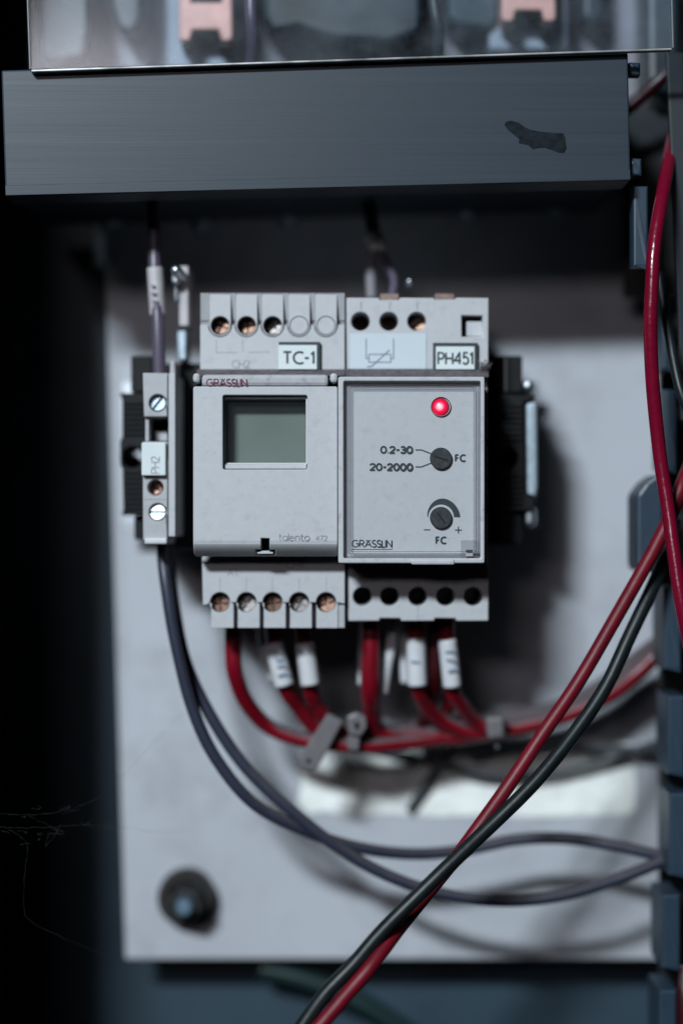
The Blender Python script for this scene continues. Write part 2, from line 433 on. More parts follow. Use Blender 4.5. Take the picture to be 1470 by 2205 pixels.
# bolt at the lower left corner of the plate
t = thing('hex_bolt', 'dark hex bolt with round washer in lower left corner of the white plate', 'bolt', P(398, 1938, 65))
part_lathe('washer', 400, 1936, [(38, 60.2), (60, 60.2), (62, 61), (62, 64.9)], mat('blackened_steel', (.035, .033, .032), .5, metal=.6, var=.2), t)
bm = bmesh.new(); add_poly(bm, [(400 + 41 * math.cos(math.radians(a + 12)), 1950 + 41 * math.sin(math.radians(a + 12))) for a in range(0, 360, 60)], 54, 60.1, .9, 3)
link_mesh('hex_head', bm_mesh(bm, 'hex'), M['cabinet_dark'], t)
part_lathe('shank_tip', 396, 1957, [(0, 50.5), (14, 50.6), (18, 51.4), (19, 53.9)], mat('blued_steel', (.12, .19, .26), .5, metal=.3, var=.2), t)

# glare on the plate, painted as a white patch, lower right
bm = bmesh.new(); add_poly(bm, [(640, 1640), (668, 1618), (720, 1622), (790, 1606), (860, 1612), (930, 1600), (1010, 1606), (1090, 1596), (1180, 1602), (1270, 1592), (1350, 1600), (1366, 1616), (1368, 1700), (1366, 1742), (1352, 1755),
    (1250, 1756), (1140, 1759), (1040, 1755), (930, 1758), (840, 1752), (760, 1757), (700, 1746), (664, 1752), (640, 1730), (650, 1690)], 64.7, 64.95, 0)
tag(link_mesh('glare_patch', bm_mesh(bm, 'label'), M['glare_white']), 'white patch standing in for glare on the plate under the red wire bundle', 'label')  # mesh and category say label, but the patch is painted glare

# studs added for the spots of light that pass the duct slots
first = None
RL = {235: 'stud added for a light spot, leftmost in the row under the duct', 435: 'stud added for a light spot above the small zinc bracket, under the duct',
      620: 'stud added for a light spot above the wired timer, under the duct', 1010: 'stud added for a light spot above the sensor relay, under the duct',
      1200: 'stud added for a light spot, rightmost in the row under the duct'}
for (px, py) in ((235, 470), (435, 475), (620, 465), (1010, 452), (1200, 440)):
    if first is None:
        bm = bmesh.new(); add_lathe(bm, px, py, [(0, 60.5), (15, 61), (24, 62.5), (26, 64.9)], 24)
        first = o = link_mesh('light_spot', bm_mesh(bm, 'light_spot'), M['steel_dull'], smooth=True); base = P(px, py, 60.5)
        home = o.location.copy()
    else:
        o = first.copy(); COL.objects.link(o); o.location = home + (P(px, py, 60.5) - base)
    tag(o, RL[px], 'light_spot', 'added light spots under the duct')

# DIN rail
t = thing('mounting_rail', 'zinc plated top hat rail behind the devices, its end bright at right', 'rail', P(735, 980, 64))
part_boxes('rail_web', [(262, 850, 1140, 1115, 60, 61, .2)], M['steel'], t)
part_boxes('flange', [(262, 822, 1158, 850, 54, 55.2, .2)], M['steel'], t)
part_boxes('flange', [(262, 1115, 1158, 1142, 54, 55.2, .2)], M['steel'], t)
bm = bmesh.new(); add_poly(bm, [(1132, 868), (1156, 862), (1158, 1050), (1150, 1085), (1134, 1080)], 28, 60, .8, 3)
link_mesh('rail_end', bm_mesh(bm, 'e'), M['steel_dull'], t)
for q in ((1126, 818, 1152, 844, 28, 58, 1.4), (1130, 1090, 1156, 1136, 28, 58, 1.4)): part_boxes('end_screw', [q], M['steel'], t)

# ------------------------------------------------------------------ black end clamps
def end_clamp(label, boxes, ribs, sx, sy, ridge):
    t = thing('end_clamp', label, 'clamp', P(sx, sy, 64), 'black end clamps on the rail')
    part_holed('body', boxes[0], [circ(sx, sy, 22, 28)], 27, 52, M['black'], t, .5)
    for b in boxes[1:]: part_boxes('arm', [b], M['black'], t, .5)
    part_boxes('rib', ribs, M['black'], t, .2)
    if ridge: part_boxes('ridge', [ridge], mat('grey_ridge', (.14, .13, .14), .5), t, .2)  # ridge is a lighter grey than the clamp body
    screw(sx + 4, sy + 8, 15, 44, M['brass'], t, .4, tilt=(-.30, -.2))
end_clamp('black end clamp left of the grey terminal block', [
    [(258, 846), (330, 846), (330, 1110), (262, 1110), (266, 1098), (264, 1010), (259, 1000), (259, 950), (264, 940), (264, 862)],
    (282, 766, 330, 845, 30, 52), (289, 1111, 330, 1162, 30, 52)],
    [(264, 866 + 11 * i, 312, 870 + 11 * i, 26.2, 27.2) for i in range(7)] + [(266, 1015 + 11 * i, 312, 1019 + 11 * i, 26.2, 27.2) for i in range(8)], 285, 985, None)
end_clamp('black end clamp right of the sensor relay', [
    [(1030, 846), (1151, 850), (1151, 862), (1128, 866), (1130, 1060), (1150, 1066), (1150, 1100), (1030, 1104)],
    (1052, 766, 1124, 846, 29, 52), (1052, 1106, 1124, 1174, 29, 52)],
    [(1054, 872 + 12 * i, 1126, 876 + 12 * i, 26.2, 27.2) for i in range(7)] + [(1054, 1022 + 12 * i, 1126, 1026 + 12 * i, 26.2, 27.2) for i in range(6)], 1092, 988,
    (1086, 770, 1091, 844, 28.2, 29.2))
t = thing('spacer_block', 'black spacer block filling the gap between terminal block and timer', 'spacer', P(405, 990, 64))
part_boxes('body', [(340, 782, 440, 1182, 33, 58, .6)], M['black'], t)
part_boxes('rib', [(378, 950 + 45 * i, 425, 956 + 45 * i, 31.8, 33.2) for i in range(4)], M['black'], t, .2)

# ------------------------------------------------------------------ grey terminal block PH2
t = thing('terminal_block', 'slim grey terminal block marked PH2 with three screws', 'terminal block', P(342, 985, 60))
part_holed('upper_body', [(308, 803), (361, 803), (361, 897), (310, 897)], [circ(340, 868, 19, 28)], 12, 50, M['case_side'], t, .25)
part_boxes('post', [(313, 898, 321, 950, 13.5, 40, .15)], M['case_side'], t)
part_boxes('floor_tab', [(333, 928, 361, 950, 19, 40, .2)], M['case_side'], t)
part_boxes('recess', [(309, 897.5, 361, 950, 41, 50, 0)], M['black'], t)
part_holed('lower_body', [(308, 951), (361, 951), (361, 1163), (308, 1163)], [circ(335, 1050, 17, 28), circ(340, 1103, 19, 28)], 12, 50, M['case_side'], t, .25)
part_boxes('groove_line', [(310, 1075, 360, 1076.5, 11.95, 12.2, 0)], M['groove'], t)
part_boxes('spine', [(363, 803, 378, 1156, 11.6, 50, .3)], M['case'], t)
part_boxes('foot', [(311, 1158, 360, 1172, 10.5, 40, .5)], M['sleeve'], t)
mk = part_boxes('marker_tag', [(305, 953, 357, 1024, 10.2, 11.9, .25)], M['paper'], t)
part_ink('lettering', text_strokes('PH2', 343, 1019, 17, .16, rot=True), 1.9, 10.2, M['ink_grey'], mk)
screw(340, 868, 17.5, 13.5, M['steel_dull'], t, -.9, tilt=(-.12, -.10))
screw(335, 1050, 15.5, 16, M['brass'], t, .6, tilt=(-.25, -.16))
screw(340, 1103, 17.5, 12.6, M['bright_zinc'], t, 0.06, tilt=(-.256, -.161))

def wedge(bm, x0, x1, ya, da, yb, db, back):
    v = [P(x, y, d) for x in (x0, x1) for y, d in ((ya, da), (yb, db), (yb + 1, back), (ya, back))]
    vv = [bm.verts.new(p) for p in v]; bmesh.ops.convex_hull(bm, input=vv)
# ------------------------------------------------------------------ timer
t = timer = thing('time_switch', 'light grey timer with blank display, tag reads TC-1', 'timer', P(585, 985, 60))
XS = (474, 531, 587, 644, 702)
part_holed('upper_terminal_base', [(432, 631), (742, 631), (742, 797), (432, 797)], [circ(x, 701, 20, 32) for x in XS], 15.0, 52, M['groove'], t, .1)
# lower half of the terminal face, scooped round every screw
pts = [(431, 799), (431, 699)]
for x in XS: pts += circ(x, 701, 27, 14, 180, 0) if False else [(x + 26 * math.cos(math.radians(a)), 699 + 27 * math.sin(math.radians(a))) for a in range(180, -1, -12)]
pts += [(742, 699), (742, 799)]
part_poly('terminal_face', pts, 13, 14.9, M['case'], t, .15)
for i, x in enumerate(XS):
    o = [(x - 23, 634), (x + 23, 634), (x + 23, 702)] + [(x + 23 * math.cos(math.radians(a)), 702 + 22 * math.sin(math.radians(a))) for a in range(10, 180, 10)] + [(x - 23, 702)]
    part_holed('tongue', o, [circ(x, 701, 20.3, 36)], 12.8, 14.9, M['case'], t, .12)
    if i < 3: screw(x + 3, 703, 17.5, 16 + i * .3, M['brass'] if i < 2 else M['old_steel'], t, .5 + i, tilt=(-.30, -.22), cross=True)
    else: part_lathe('hole_plug', x, 701, [(0, 12.6), (18.4, 12.6), (19.2, 12.9), (19.2, 17)], M['case'], t)
for a_, b_ in [(432, 450.5), (497.5, 507.5), (554.5, 563.5), (610.5, 620.5), (667.5, 678.5), (725.5, 741.5)]:
    bm = bmesh.new(); wedge(bm, a_, b_, 631, 12.95, 690, 14.6, 15.2); link_mesh('ramp', bm_mesh(bm, 'ramp'), M['case_side'], t)
part_boxes('body', [(436, 800, 738, 1200, 14, 52, .5)], M['case_side'], t)
# tag TC-1
tg = part_boxes('name_tag', [(600, 736, 689, 798, 11.6, 12.9, .1)], M['ink'], t)
part_boxes('tag_face', [(599.5, 743, 682, 795, 11.2, 11.55, .05)], M['paper'], tg)
part_ink('lettering', text_strokes('TC-1', 610, 783, 25, .20, width=66), 4.6, 11.2, M['ink'], tg)
part_ink('faint_diagram', [[(466, 733), (466, 759), (512, 759)], [(523, 733), (523, 757)], [(536, 759), (580, 757)]], 1.1, 13, M['ink_grey'], t)
part_ink('faint_lettering', text_strokes('CH2', 500, 792, 16, .2), 1.8, 13, M['ink_grey'], t)
# dusty ledge above the door
bm = bmesh.new()
wedge(bm, 424, 742, 795, 12.8, 809, 6.5, 15)
link_mesh('dusty_ledge', bm_mesh(bm, 'l'), M['dust'], t)
# door with display window and keyhole latch slot
door_out = rrect(416, 832, 727, 1199, 5, 3)
win = rrect(480, 851, 661.5, 1011, 4, 3)
slotT = [(562, 1159), (580, 1159), (580, 1184), (592, 1184), (592, 1194.5), (550, 1194.5), (550, 1184), (562, 1184)]
me = holed_mesh(door_out, [win, slotT], 2.4, 7, .25)
bm = bmesh.new(); bm.from_mesh(me); bpy.data.meshes.remove(me)
for yy in (1150, 1164, 1172, 1177, 1182, 1187, 1192, 1196):
    c = P(735, yy, 2.4)
    bmesh.ops.bisect_plane(bm, geom=bm.verts[:] + bm.edges[:] + bm.faces[:], plane_co=c, plane_no=(0, 0, 1), dist=1e-7)
z0, z1 = P(0, 1168, 2.4).z, P(0, 1199, 2.4).z
for v in bm.verts:
    if v.co.z < z0:
        u = (z0 - v.co.z) / (z0 - z1); v.co.y += 0.0042 * u ** 1.6
me = bm_mesh(bm, 'door')
door = link_mesh('front_door', me, M['case'], t)
part_holed('window_bezel', rrect(480.5, 852, 661, 1010.5, 4, 3), [rrect(482, 858.5, 659.5, 1000, 5, 4)], 4.0, 9.8, M['case'], door, .3)
part_boxes('window_pane', [(482, 858, 660, 1001, 5.2, 5.6, 0)], M['pane'], door)
part_boxes('pane_edge', [(484, 996.5, 660, 1000.5, 4.9, 9.5, .15)], mat('clear_edge', (.50, .54, .55), .3), door)
part_boxes('display', [(470, 850, 672, 1012, 10.2, 12, 0)], M['lcd'], t)
part_boxes('latch_recess', [(545, 1152, 597, 1199, 9.0, 13, 0)], M['black'], t)
part_poly('latch', [(562, 1186), (580, 1186), (581, 1188.5), (588, 1189), (588, 1192.5), (554, 1192.5), (554, 1189), (561, 1188.5)], 4.5, 8, M['case'], t, .1)
part_boxes('hinge_bar', [(434, 806, 707, 831.5, 2.3, 9, .9)], M['hinge'], t)
for x0, x1 in ((415, 431), (710, 727)): part_boxes('hinge_knuckle', [(x0, 803, x1, 824, 2.0, 8, .8)], M['case'], t)
for x0, x1 in ((416, 432), (707, 727)): part_boxes('hinge_gap', [(x0, 824, x1, 832.5, 7.3, 9, 0)], M['black'], t)
part_ink('wordmark', text_strokes('GRÄSSLIN', 445, 831, 14.5, .13, width=86), 2.4, 2.3, M['ink_red'], t)
part_ink('model_lettering', text_strokes('talento', 600, 1164, 15, .16, width=66), 2.0, 2.4, M['ink_grey'], door)
part_ink('model_lettering', text_strokes('472', 680, 1164, 10, .2, width=24), 1.7, 2.4, M['ink_grey'], door)
# lower terminals
XL = (474, 531, 587, 644, 702)
part_holed('lower_terminal_base', [(456, 1200), (741, 1200), (741, 1351), (456, 1351)], [circ(x, 1297, 20, 32) for x in XL], 17, 52, M['groove'], t, .1)
pts = [(435, 1199), (742, 1199), (742, 1300)]
for x in XL[::-1]: pts += [(x + 22 * math.cos(math.radians(a)), 1297 - 22 * math.sin(math.radians(a))) for a in range(0, 181, 12)]
pts += [(446, 1302), (437, 1302)]
part_poly('terminal_face', pts, 13.4, 16.9, M['case'], t, .15)
for i, (x, a, b) in enumerate(zip(XL, (455, 512, 568, 624, 681), (503, 559, 615, 671, 727))):
    arcp = [(x + 21 * math.cos(math.radians(q)), 1298 + 21 * math.sin(math.radians(q))) for q in range(180, -1, -12)]
    part_poly('tongue', [(a, 1300), (x - 21, 1299)] + arcp[1:-1] + [(x + 21, 1299), (b, 1300), (b, 1352), (a, 1352)], 13.4, 16.9, M['case'], t, .12)
    screw(x + 2, 1300, 17.5, 16.6 + .4 * (i % 2), M['brass'] if i % 2 == 0 else M['old_steel'], t, i * .7, tilt=((-.06, -.12, .02, -.10, -.15)[i], (.05, -.03, .08, .0, -.06)[i]), cross=True)
part_boxes('end_rib', [(728.5, 1303, 742, 1352, 13.7, 17, .15)], M['case_side'], t)
part_ink('faint_lettering', text_strokes('CH1', 617, 1224, 17, .2), 2.0, 13.4, M['ink_grey'], t)
part_ink('faint_lettering', text_strokes('A1', 490, 1240, 15, .25), 1.6, 13.4, M['ink_grey'], t)
part_ink('engraved_line', [[(x, 1243), (x, 1273)] for x in XL], .9, 13.4, M['ink_grey'], t)

# ------------------------------------------------------------------ sensor relay
t = relay = thing('light_sensor_relay', 'light grey sensor relay with lit red lamp, tag reads PH451', 'relay', P(890, 985, 60))
XU = (776, 837, 897)
outl = [(746, 641), (815, 641), (817, 646), (859, 646), (861, 641), (933, 641), (935, 645), (979, 645), (981, 641), (1051, 641), (1051, 797), (746, 797)]
part_holed('upper_housing', outl, [circ(x, 692, 20, 36) for x in XU] + [[(993, 679), (1038, 679), (1038, 725), (993, 725)]], 14, 22, M['case'], t, .25)
part_holed('inner_housing', [(748, 648), (1049, 648), (1049, 800), (748, 800)], [circ(x, 692, 21.5, 28) for x in XU], 22.1, 52, M['case_side'], t, .1)
for x0, x1 in ((818, 859), (936, 978)): part_boxes('wire_clamp', [(x0, 632, x1, 650, 17, 23, .3)], mat('old_brass', (.22, .15, .13), .5, metal=.3, var=.3, vscale=600), t)
part_boxes('slider', [(1004, 692, 1038.5, 724.5, 16.2, 30, .2)], M['case'], t)
for i, x in enumerate(XU): screw(x + 4, 696, 17, (26, 24, 19)[i], M['brass'], t, .4 + i, tilt=(-.3, -.2))
st = part_boxes('wiring_sticker', [(753, 718, 917, 795, 13.75, 13.95, 0)], M['sticker'], t)
part_ink('diagram', [[(788, 729), (788, 772), (794, 772)], [(847, 729), (847, 772), (841, 772)], [(794, 763), (841, 763), (841, 780), (794, 780), (794, 763)]], 2.0, 13.75, M['ink_thin'], st)
part_ink('diagram', [[(790, 790), (800, 789), (838, 754)]], 2.5, 13.75, M['ink_thin'], st)
tg = part_boxes('name_tag', [(932, 738, 1028, 798, 12.6, 13.9, .1)], M['ink'], t)
part_boxes('tag_face', [(938, 746, 1021, 795, 12.2, 12.55, .05)], M['paper'], tg)
part_ink('lettering', text_strokes('PH451', 943, 784, 24.5, .17, width=74), 4.1, 12.2, M['ink'], tg)
part_ink('faint_lettering', [[(777, 650), (777, 667)], [(840, 650), (838, 667)], [(898, 650), (898, 667)]], 2.2, 14, M['ink_grey'], t)
bm = bmesh.new(); wedge(bm, 727, 1051, 794, 13.6, 812, 8, 18)
link_mesh('dusty_ledge', bm_mesh(bm, 'l'), M['dust'], t)
part_boxes('body', [(740, 808, 1049, 1213, 12, 52, .4)], M['case_side'], t)
part_boxes('panel', [(733, 814, 1039, 1209, 2.2, 11.9, 0)], M['face'], t)
fr = part_holed('cover_frame', rrect(728, 811, 1043, 1213, 4, 3), [rrect(740, 821, 1034, 1202, 3, 2)], 0, 2.1, M['frame'], t, .3)
part_boxes('finger_tab', [(885, 1204, 978, 1216, -.5, 3, .4)], M['frame'], fr)
cv = part_boxes('clear_cover', [(742, 823, 1032, 1200, .6, .9, .1)], M['clear'], t)
for q, (a, w, d0, d1) in enumerate(((741.5, 3, .3, 2.0), (748.5, 2.2, .4, 1.6), (753.5, 1.4, .4, 1.2))):
    o = q * 7 if q < 2 else 12
    x0, y0, x1, y1 = 741.5 + o, 822.5 + o * .8, 1032.5 - o, 1200.5 - o
    part_holed('moulded_rim', rrect(x0, y0, x1, y1, 5, 4), [rrect(x0 + w, y0 + w, x1 - w, y1 - w, 4, 4)], d0, d1, M['clear_rim'], cv, .15)
# clear latch in the lower right corner
lt = part_boxes('latch_clip', [(992, 1163, 1030, 1200, 1.0, 3.0, .4)], M['clear_rim'], t)
part_boxes('latch_slot', [(1003, 1184, 1017, 1190, .5, .98, 0)], M['ink'], lt)
part_boxes('latch_tooth', [(1002, 1191, 1018, 1198, .4, .98, .1)], mat('amber_plastic', (.42, .36, .37), .3), lt)
part_boxes('latch_arm', [(1019, 1186, 1031, 1192, .45, .98, .1)], mat('smoked_plastic', (.16, .16, .19), .25), lt)
# lamp
led = bpy.data.materials.new('lit_red_lens'); led.use_nodes = True
N = led.node_tree.nodes; L = led.node_tree.links; b = N['Principled BSDF']
b.inputs['Base Color'].default_value = (.12, .002, .01, 1); b.inputs['Roughness'].default_value = .15
tc = N.new('ShaderNodeTexCoord'); mpn = N.new('ShaderNodeMapping'); mpn.inputs['Location'].default_value = (.00035, 0, -.0001)
sx = N.new('ShaderNodeSeparateXYZ'); L.new(tc.outputs['Object'], mpn.inputs['Vector']); L.new(mpn.outputs[0], sx.inputs[0])
cb = N.new('ShaderNodeCombineXYZ'); L.new(sx.outputs['X'], cb.inputs['X']); L.new(sx.outputs['Z'], cb.inputs['Y'])
ln = N.new('ShaderNodeVectorMath'); ln.operation = 'LENGTH'; L.new(cb.outputs[0], ln.inputs[0])
mr = N.new('ShaderNodeMapRange'); mr.inputs['From Min'].default_value = 0; mr.inputs['From Max'].default_value = .0023
L.new(ln.outputs['Value'], mr.inputs['Value'])
rp = N.new('ShaderNodeValToRGB'); L.new(mr.outputs[0], rp.inputs[0])
e = rp.color_ramp.elements; e[0].color = (1.0, .72, .80, 1); e[0].position = .16; e[1].color = (.10, .001, .010, 1); e[1].position = 1
for pos, c in ((.36, (1.0, .26, .38, 1)), (.52, (.90, .008, .07, 1)), (.80, (.62, .002, .04, 1))):
    q = e.new(pos); q.color = c
L.new(rp.outputs[0], b.inputs['Emission Color']); b.inputs['Emission Strength'].default_value = 1.1
lp = part_lathe('indicator_lamp', 949, 876, [(0, 1.0)] + [(20 * math.sin(math.radians(a)), 2.8 - 1.8 * math.cos(math.radians(a))) for a in range(12, 91, 6)] + [(20, 3.2)], led, t, smooth=True)
part_holed('lamp_ring', circ(949, 876, 21.6, 40), [circ(949, 876, 20, 40)], 1.7, 2.15, mat('dark_red_ring', (.10, .005, .012), .4), lp, .1)
for (x, y, a) in ((949, 987, .3), (949, 1115, .9)):
    kb = part_lathe('knob', x, y, [(0, 1.0), (21.5, 1.0), (23.4, 1.3), (23.8, 2.4)], M['knob'], t, n=48)
    bm = bmesh.new(); c, s = math.cos(a), math.sin(a)
    add_poly(bm, [(x + c * u - s * v, y + s * u + c * v) for u, v in ((-14, -2.2), (14, -2.2), (14, 2.2), (-14, 2.2))], .94, .98, 0)
    link_mesh('knob_slot', bm_mesh(bm, 's'), mat('knob_slot_black', (.004, .005, .006), .8), kb)
wd = 4.2
part_ink('scale_lettering', text_strokes('0.2-30', 820, 975.5, 13.5, .25, width=67), wd, 2.2, M['ink'], t)
part_ink('scale_lettering', text_strokes('20-2000', 797, 1012.5, 13.5, .25, width=90), wd, 2.2, M['ink'], t)
part_ink('scale_lettering', text_strokes('FC', 980.5, 993.5, 13.5, .3, width=20), wd, 2.2, M['ink'], t)
part_ink('scale_lettering', text_strokes('FC', 939, 1170.5, 13.5, .3, width=20), wd, 2.2, M['ink'], t)
part_ink('pointer_line', [[(894, 969), (907, 969), (930, 978)], [(894, 1005.5), (907, 1005.5), (930, 996.5)]], 2.8, 2.2, M['ink'], t)
part_ink('scale_sign', [[(912, 1141), (926, 1141)], [(979, 1141.5), (994, 1141.5)], [(986.5, 1134), (986.5, 1149)]], 2.6, 2.2, M['ink'], t)
bm = bmesh.new(); inner = []; outer = []
for i in range(41):
    a = math.radians(180 + 180 * i / 40); w = i / 40
    inner.append((949 + 27.6 * math.cos(a), 1114 + 27.6 * math.sin(a)))
    ro = 29.2 + 12.5 * w ** .9 if i else 29.2
    outer.append((949 + ro * math.cos(a), 1114 + (ro + 4.5 * math.sin(math.pi * w)) * math.sin(a)))
for i in range(40): bm.faces.new([bm.verts.new(P(*q, 2.15)) for q in (inner[i], inner[i + 1], outer[i + 1], outer[i])])
me = bpy.data.meshes.new('arc'); bm.to_mesh(me); bm.free(); link_mesh('scale_crescent', me, M['ink'], t)
part_ink('wordmark', text_strokes('GRÄSSLIN', 758, 1178, 14.5, .13, width=85), 2.5, 2.2, M['ink'], t)
part_ink('wordmark_underline', [[(757, 1183), (845, 1183)]], 1.5, 2.2, M['ink'], t)
# lower terminals
XR = (780, 838.5, 899, 959, 1018)
outl = [(749, 1210), (1051, 1210), (1051, 1337), (982, 1337), (980, 1331), (936, 1331), (934, 1337), (863, 1337), (861, 1331), (818, 1331), (816, 1337), (749, 1337)]
part_holed('lower_housing', outl, [circ(x, 1284.5, 20.3, 36) for x in XR], 16, 24, M['case'], t, .25)
part_holed('inner_housing', [(751, 1216), (1049, 1216), (1049, 1330), (751, 1330)], [circ(x, 1284.5, 21.5, 28) for x in XR], 24.1, 52, M['black'], t, .1)
part_ink('engraved_line', [[(778, 1228), (778, 1262)], [(838, 1228), (838, 1262)], [(899, 1228), (899, 1262)], [(966, 1226), (960, 1262)], [(1018, 1226), (1018, 1262)], [(899, 1306), (899, 1336)]], 1.0, 16, M['ink_grey'], t)
part_ink('printed_dial', [circ(807, 1236, 13, 24) + [(820, 1236)]], 2.0, 16, M['ink_grey'], t)

# small tuft of dust on the relay's top right corner
bm = bmesh.new()
for i in range(70):
    a = random.gauss(0, 1); x = 1042 + a * 6; y = 793 - abs(random.gauss(0, 5)); d = 12 + random.uniform(-1.5, 1)
    pth = [P(x, y, d)]
    for k in range(4): pth.append(pth[-1] + Vector((random.gauss(0, 1), random.gauss(0, .6), random.gauss(.1, 1))) * .00028)
    add_tube(bm, pth, 0.00006, 5)
tag(link_mesh('dust_tuft', bm_mesh(bm, 'tuft'), M['dust']), 'dark fluffy dust tuft beside the PH451 tag', 'dust')

# ------------------------------------------------------------------ small zinc bracket, upper left
t = thing('zinc_bracket', 'small zinc bracket with a screw beside the violet cable', 'bracket', P(388, 780, 50))
part_boxes('plate', [(386, 572, 406, 702, 26, 40, .4)], M['sleeve_old'], t)
part_boxes('tab', [(381, 712, 401, 775, 28, 40, .4)], M['steel_dull'], t)
part_lathe('screw', 376, 578, [(0, 19), (9, 19.4), (12, 21), (12, 26)], M['steel'], t, smooth=True, tilt=(-.2, -.2))
part_boxes('stem', [(369, 590, 386, 612, 22, 34, .8), (374, 618, 387, 650, 25, 34, .8)], M['steel'], t)

# ------------------------------------------------------------------ horizontal duct with its cover
t = thing('cable_duct', 'slate grey horizontal cable duct with closed cover and a black smear', 'cable duct', P(680, 400, 64))
part_poly('cover', [(3, 151), (1351, 113), (1357, 389), (12, 423)], .8, 12, M['duct'], t, .45)
part_poly('lid_lip', [(11.5, 399), (1356, 365), (1356.5, 387), (12.5, 421)], .45, .79, M['duct'], t, .12)
bm = bmesh.new()
add_poly(bm, [(20, 395), (1345, 362), (1346, 376), (21, 410)], 12.1, 64, .1); add_poly(bm, [(18, 170), (1338, 136), (1338, 148), (18, 182)], 12.1, 64, .1)
link_mesh('side_wall', bm_mesh(bm, 'w'), M['duct'], t)
sm = [(1085, 268), (1090, 261), (1100, 260), (1116, 264), (1128, 273), (1140, 279), (1160, 283), (1190, 286), (1212, 287), (1216, 295), (1217, 308), (1219, 318), (1214, 329),
      (1200, 328), (1188, 323), (1172, 318), (1160, 318), (1146, 321), (1141, 316), (1136, 312), (1126, 310), (1116, 308), (1117, 299), (1106, 290), (1094, 281)]
part_poly('black_smear', sm, .70, .78, M['smear'], t, 0)

# ------------------------------------------------------------------ clear shield and the gear behind it
t = thing('clear_shield', 'dusty clear acrylic shield above the slate duct', 'shield', P(755, 130, 0))
part_poly('sheet', [(58, -90), (67, 148), (1446, 102), (1441, -90)], -1.6, -.2, M['shield'], t, 0)
part_poly('lower_edge', [(67, 149), (1446, 102.8), (1446, 107.5), (67, 155)], -1.8, .1, mat('scuffed_edge_highlight', (.42, .42, .42), .35, metal=.5, var=.6, vscale=120, stretch=(1, 1, 1)), t, .25)  # pale metallic colour stands in for the highlight along the scuffed edge
part_poly('side_edge', [(55, -90), (58, -90), (67, 148), (63.5, 150)], -1.8, .1, mat('dull_edge', (.12, .13, .14), .4), t, .1)
part_poly('side_edge', [(1441.5, -90), (1445, -90), (1450, 103), (1446.5, 103)], -1.8, .1, mat('dull_edge_right', (.12, .13, .14), .4), t, .1)

M['teal'] = mat('dark_teal_plastic', (.012, .026, .036), .4, var=.8, vscale=45, bump=.05)
M['pale'] = mat('pale_housing', (.26, .30, .36), .5, var=.25, vscale=60)
def lug_block(label, lab_lug, x, y):
    t = thing('fuse_holder', label, 'fuse holder', P(x, y, 40), 'fuse holders behind the shield')
    part_boxes('housing', [(x - 85, y - 220, x + 85, y + 70, 44, 59, 1)], M['pale'], t)
    part_poly('copper_terminal', [(x - 56, y - 150), (x + 56, y - 150), (x + 58, y), (x + 52, y + 8), (x + 34, y + 8), (x + 28, y - 16), (x - 28, y - 16), (x - 34, y + 8), (x - 52, y + 8), (x - 58, y)], 34, 43.9, M['copper'], t, .6)
    part_boxes('foot_bracket', [(x - 52, y + 10, x - 26, y + 24, 35, 43.9, .4), (x + 26, y + 10, x + 52, y + 24, 35, 43.9, .4), (x - 26, y - 15, x + 26, y - 2, 36, 43.9, .4)], M['black'], t)
    part_boxes('dark_slot', [(x - 34, y - 100, x + 34, y - 76, 33.6, 33.9, 0)], M['black'], t)
lug_block('pale fuse holder with copper terminal, left one behind the shield', '', 443, 80)
lug_block('pale fuse holder with copper terminal, right one behind the shield', '', 1138, 38)
t = thing('dimming_board', 'grey board added to dim the plate seen through the clear shield', 'board', P(735, 170, 62))  # board added so the plate behind the shield looks dimmer
part_boxes('board', [(60, -300, 1470, 215, 60, 62, .3)], mat('dimming_board_grey', (.22, .215, .255), .5, var=.35, vscale=42), t)
def gear(label, pts, d0, extra=()):
    xs = [p[0] for p in pts]
    t = thing('contactor', label, 'contactor', P(sum(xs) / len(xs), max(p[1] for p in pts), 59), 'dark contactors behind the shield')
    part_poly('housing', pts, d0, 59, M['teal'], t, 1.6)
    for e_ in extra: part_boxes('ledge', [e_], M['teal'], t, .8)
gear('dark teal contactor at the far left behind the shield', [(70, -260), (188, -260), (196, 60), (186, 126), (110, 138), (84, 120)], 42, [])
gear('narrow dark contactor between the left copper terminal and the far left one', [(228, -260), (318, -260), (306, 40), (286, 76), (250, 60), (236, 10)], 44)
gear('wide dark teal contactor between the two copper terminals', [(566, -260), (912, -260), (908, 66), (840, 92), (720, 84), (640, 60), (584, 70), (566, 40)], 40)
gear('narrow dark teal contactor left of the right copper terminal', [(962, -260), (1066, -260), (1076, 40), (1060, 66), (990, 58), (964, 44)], 42)
gear('dark teal contactor right of the right copper terminal', [(1246, -260), (1300, -260), (1304, 30), (1280, 54), (1256, 40)], 46)
gear('slate upright strip at the right end behind the shield', [(1392, -260), (1460, -260), (1460, 200), (1396, 200)], 40)
wire('violet_wire', [(540, -60, 20), (541, 20, 19), (544, 80, 20), (541, 150, 24)], 13, M['wire_violet'], 'dull violet wire hanging behind the shield beside left copper terminal', 'wire')
wire('pale_wire', [(925, -60, 20), (936, 20, 19), (943, 70, 20), (942, 140, 26)], 13, M['wire_and_shadow_grey'], 'pale grey wire hanging behind the shield near its middle', 'wire')

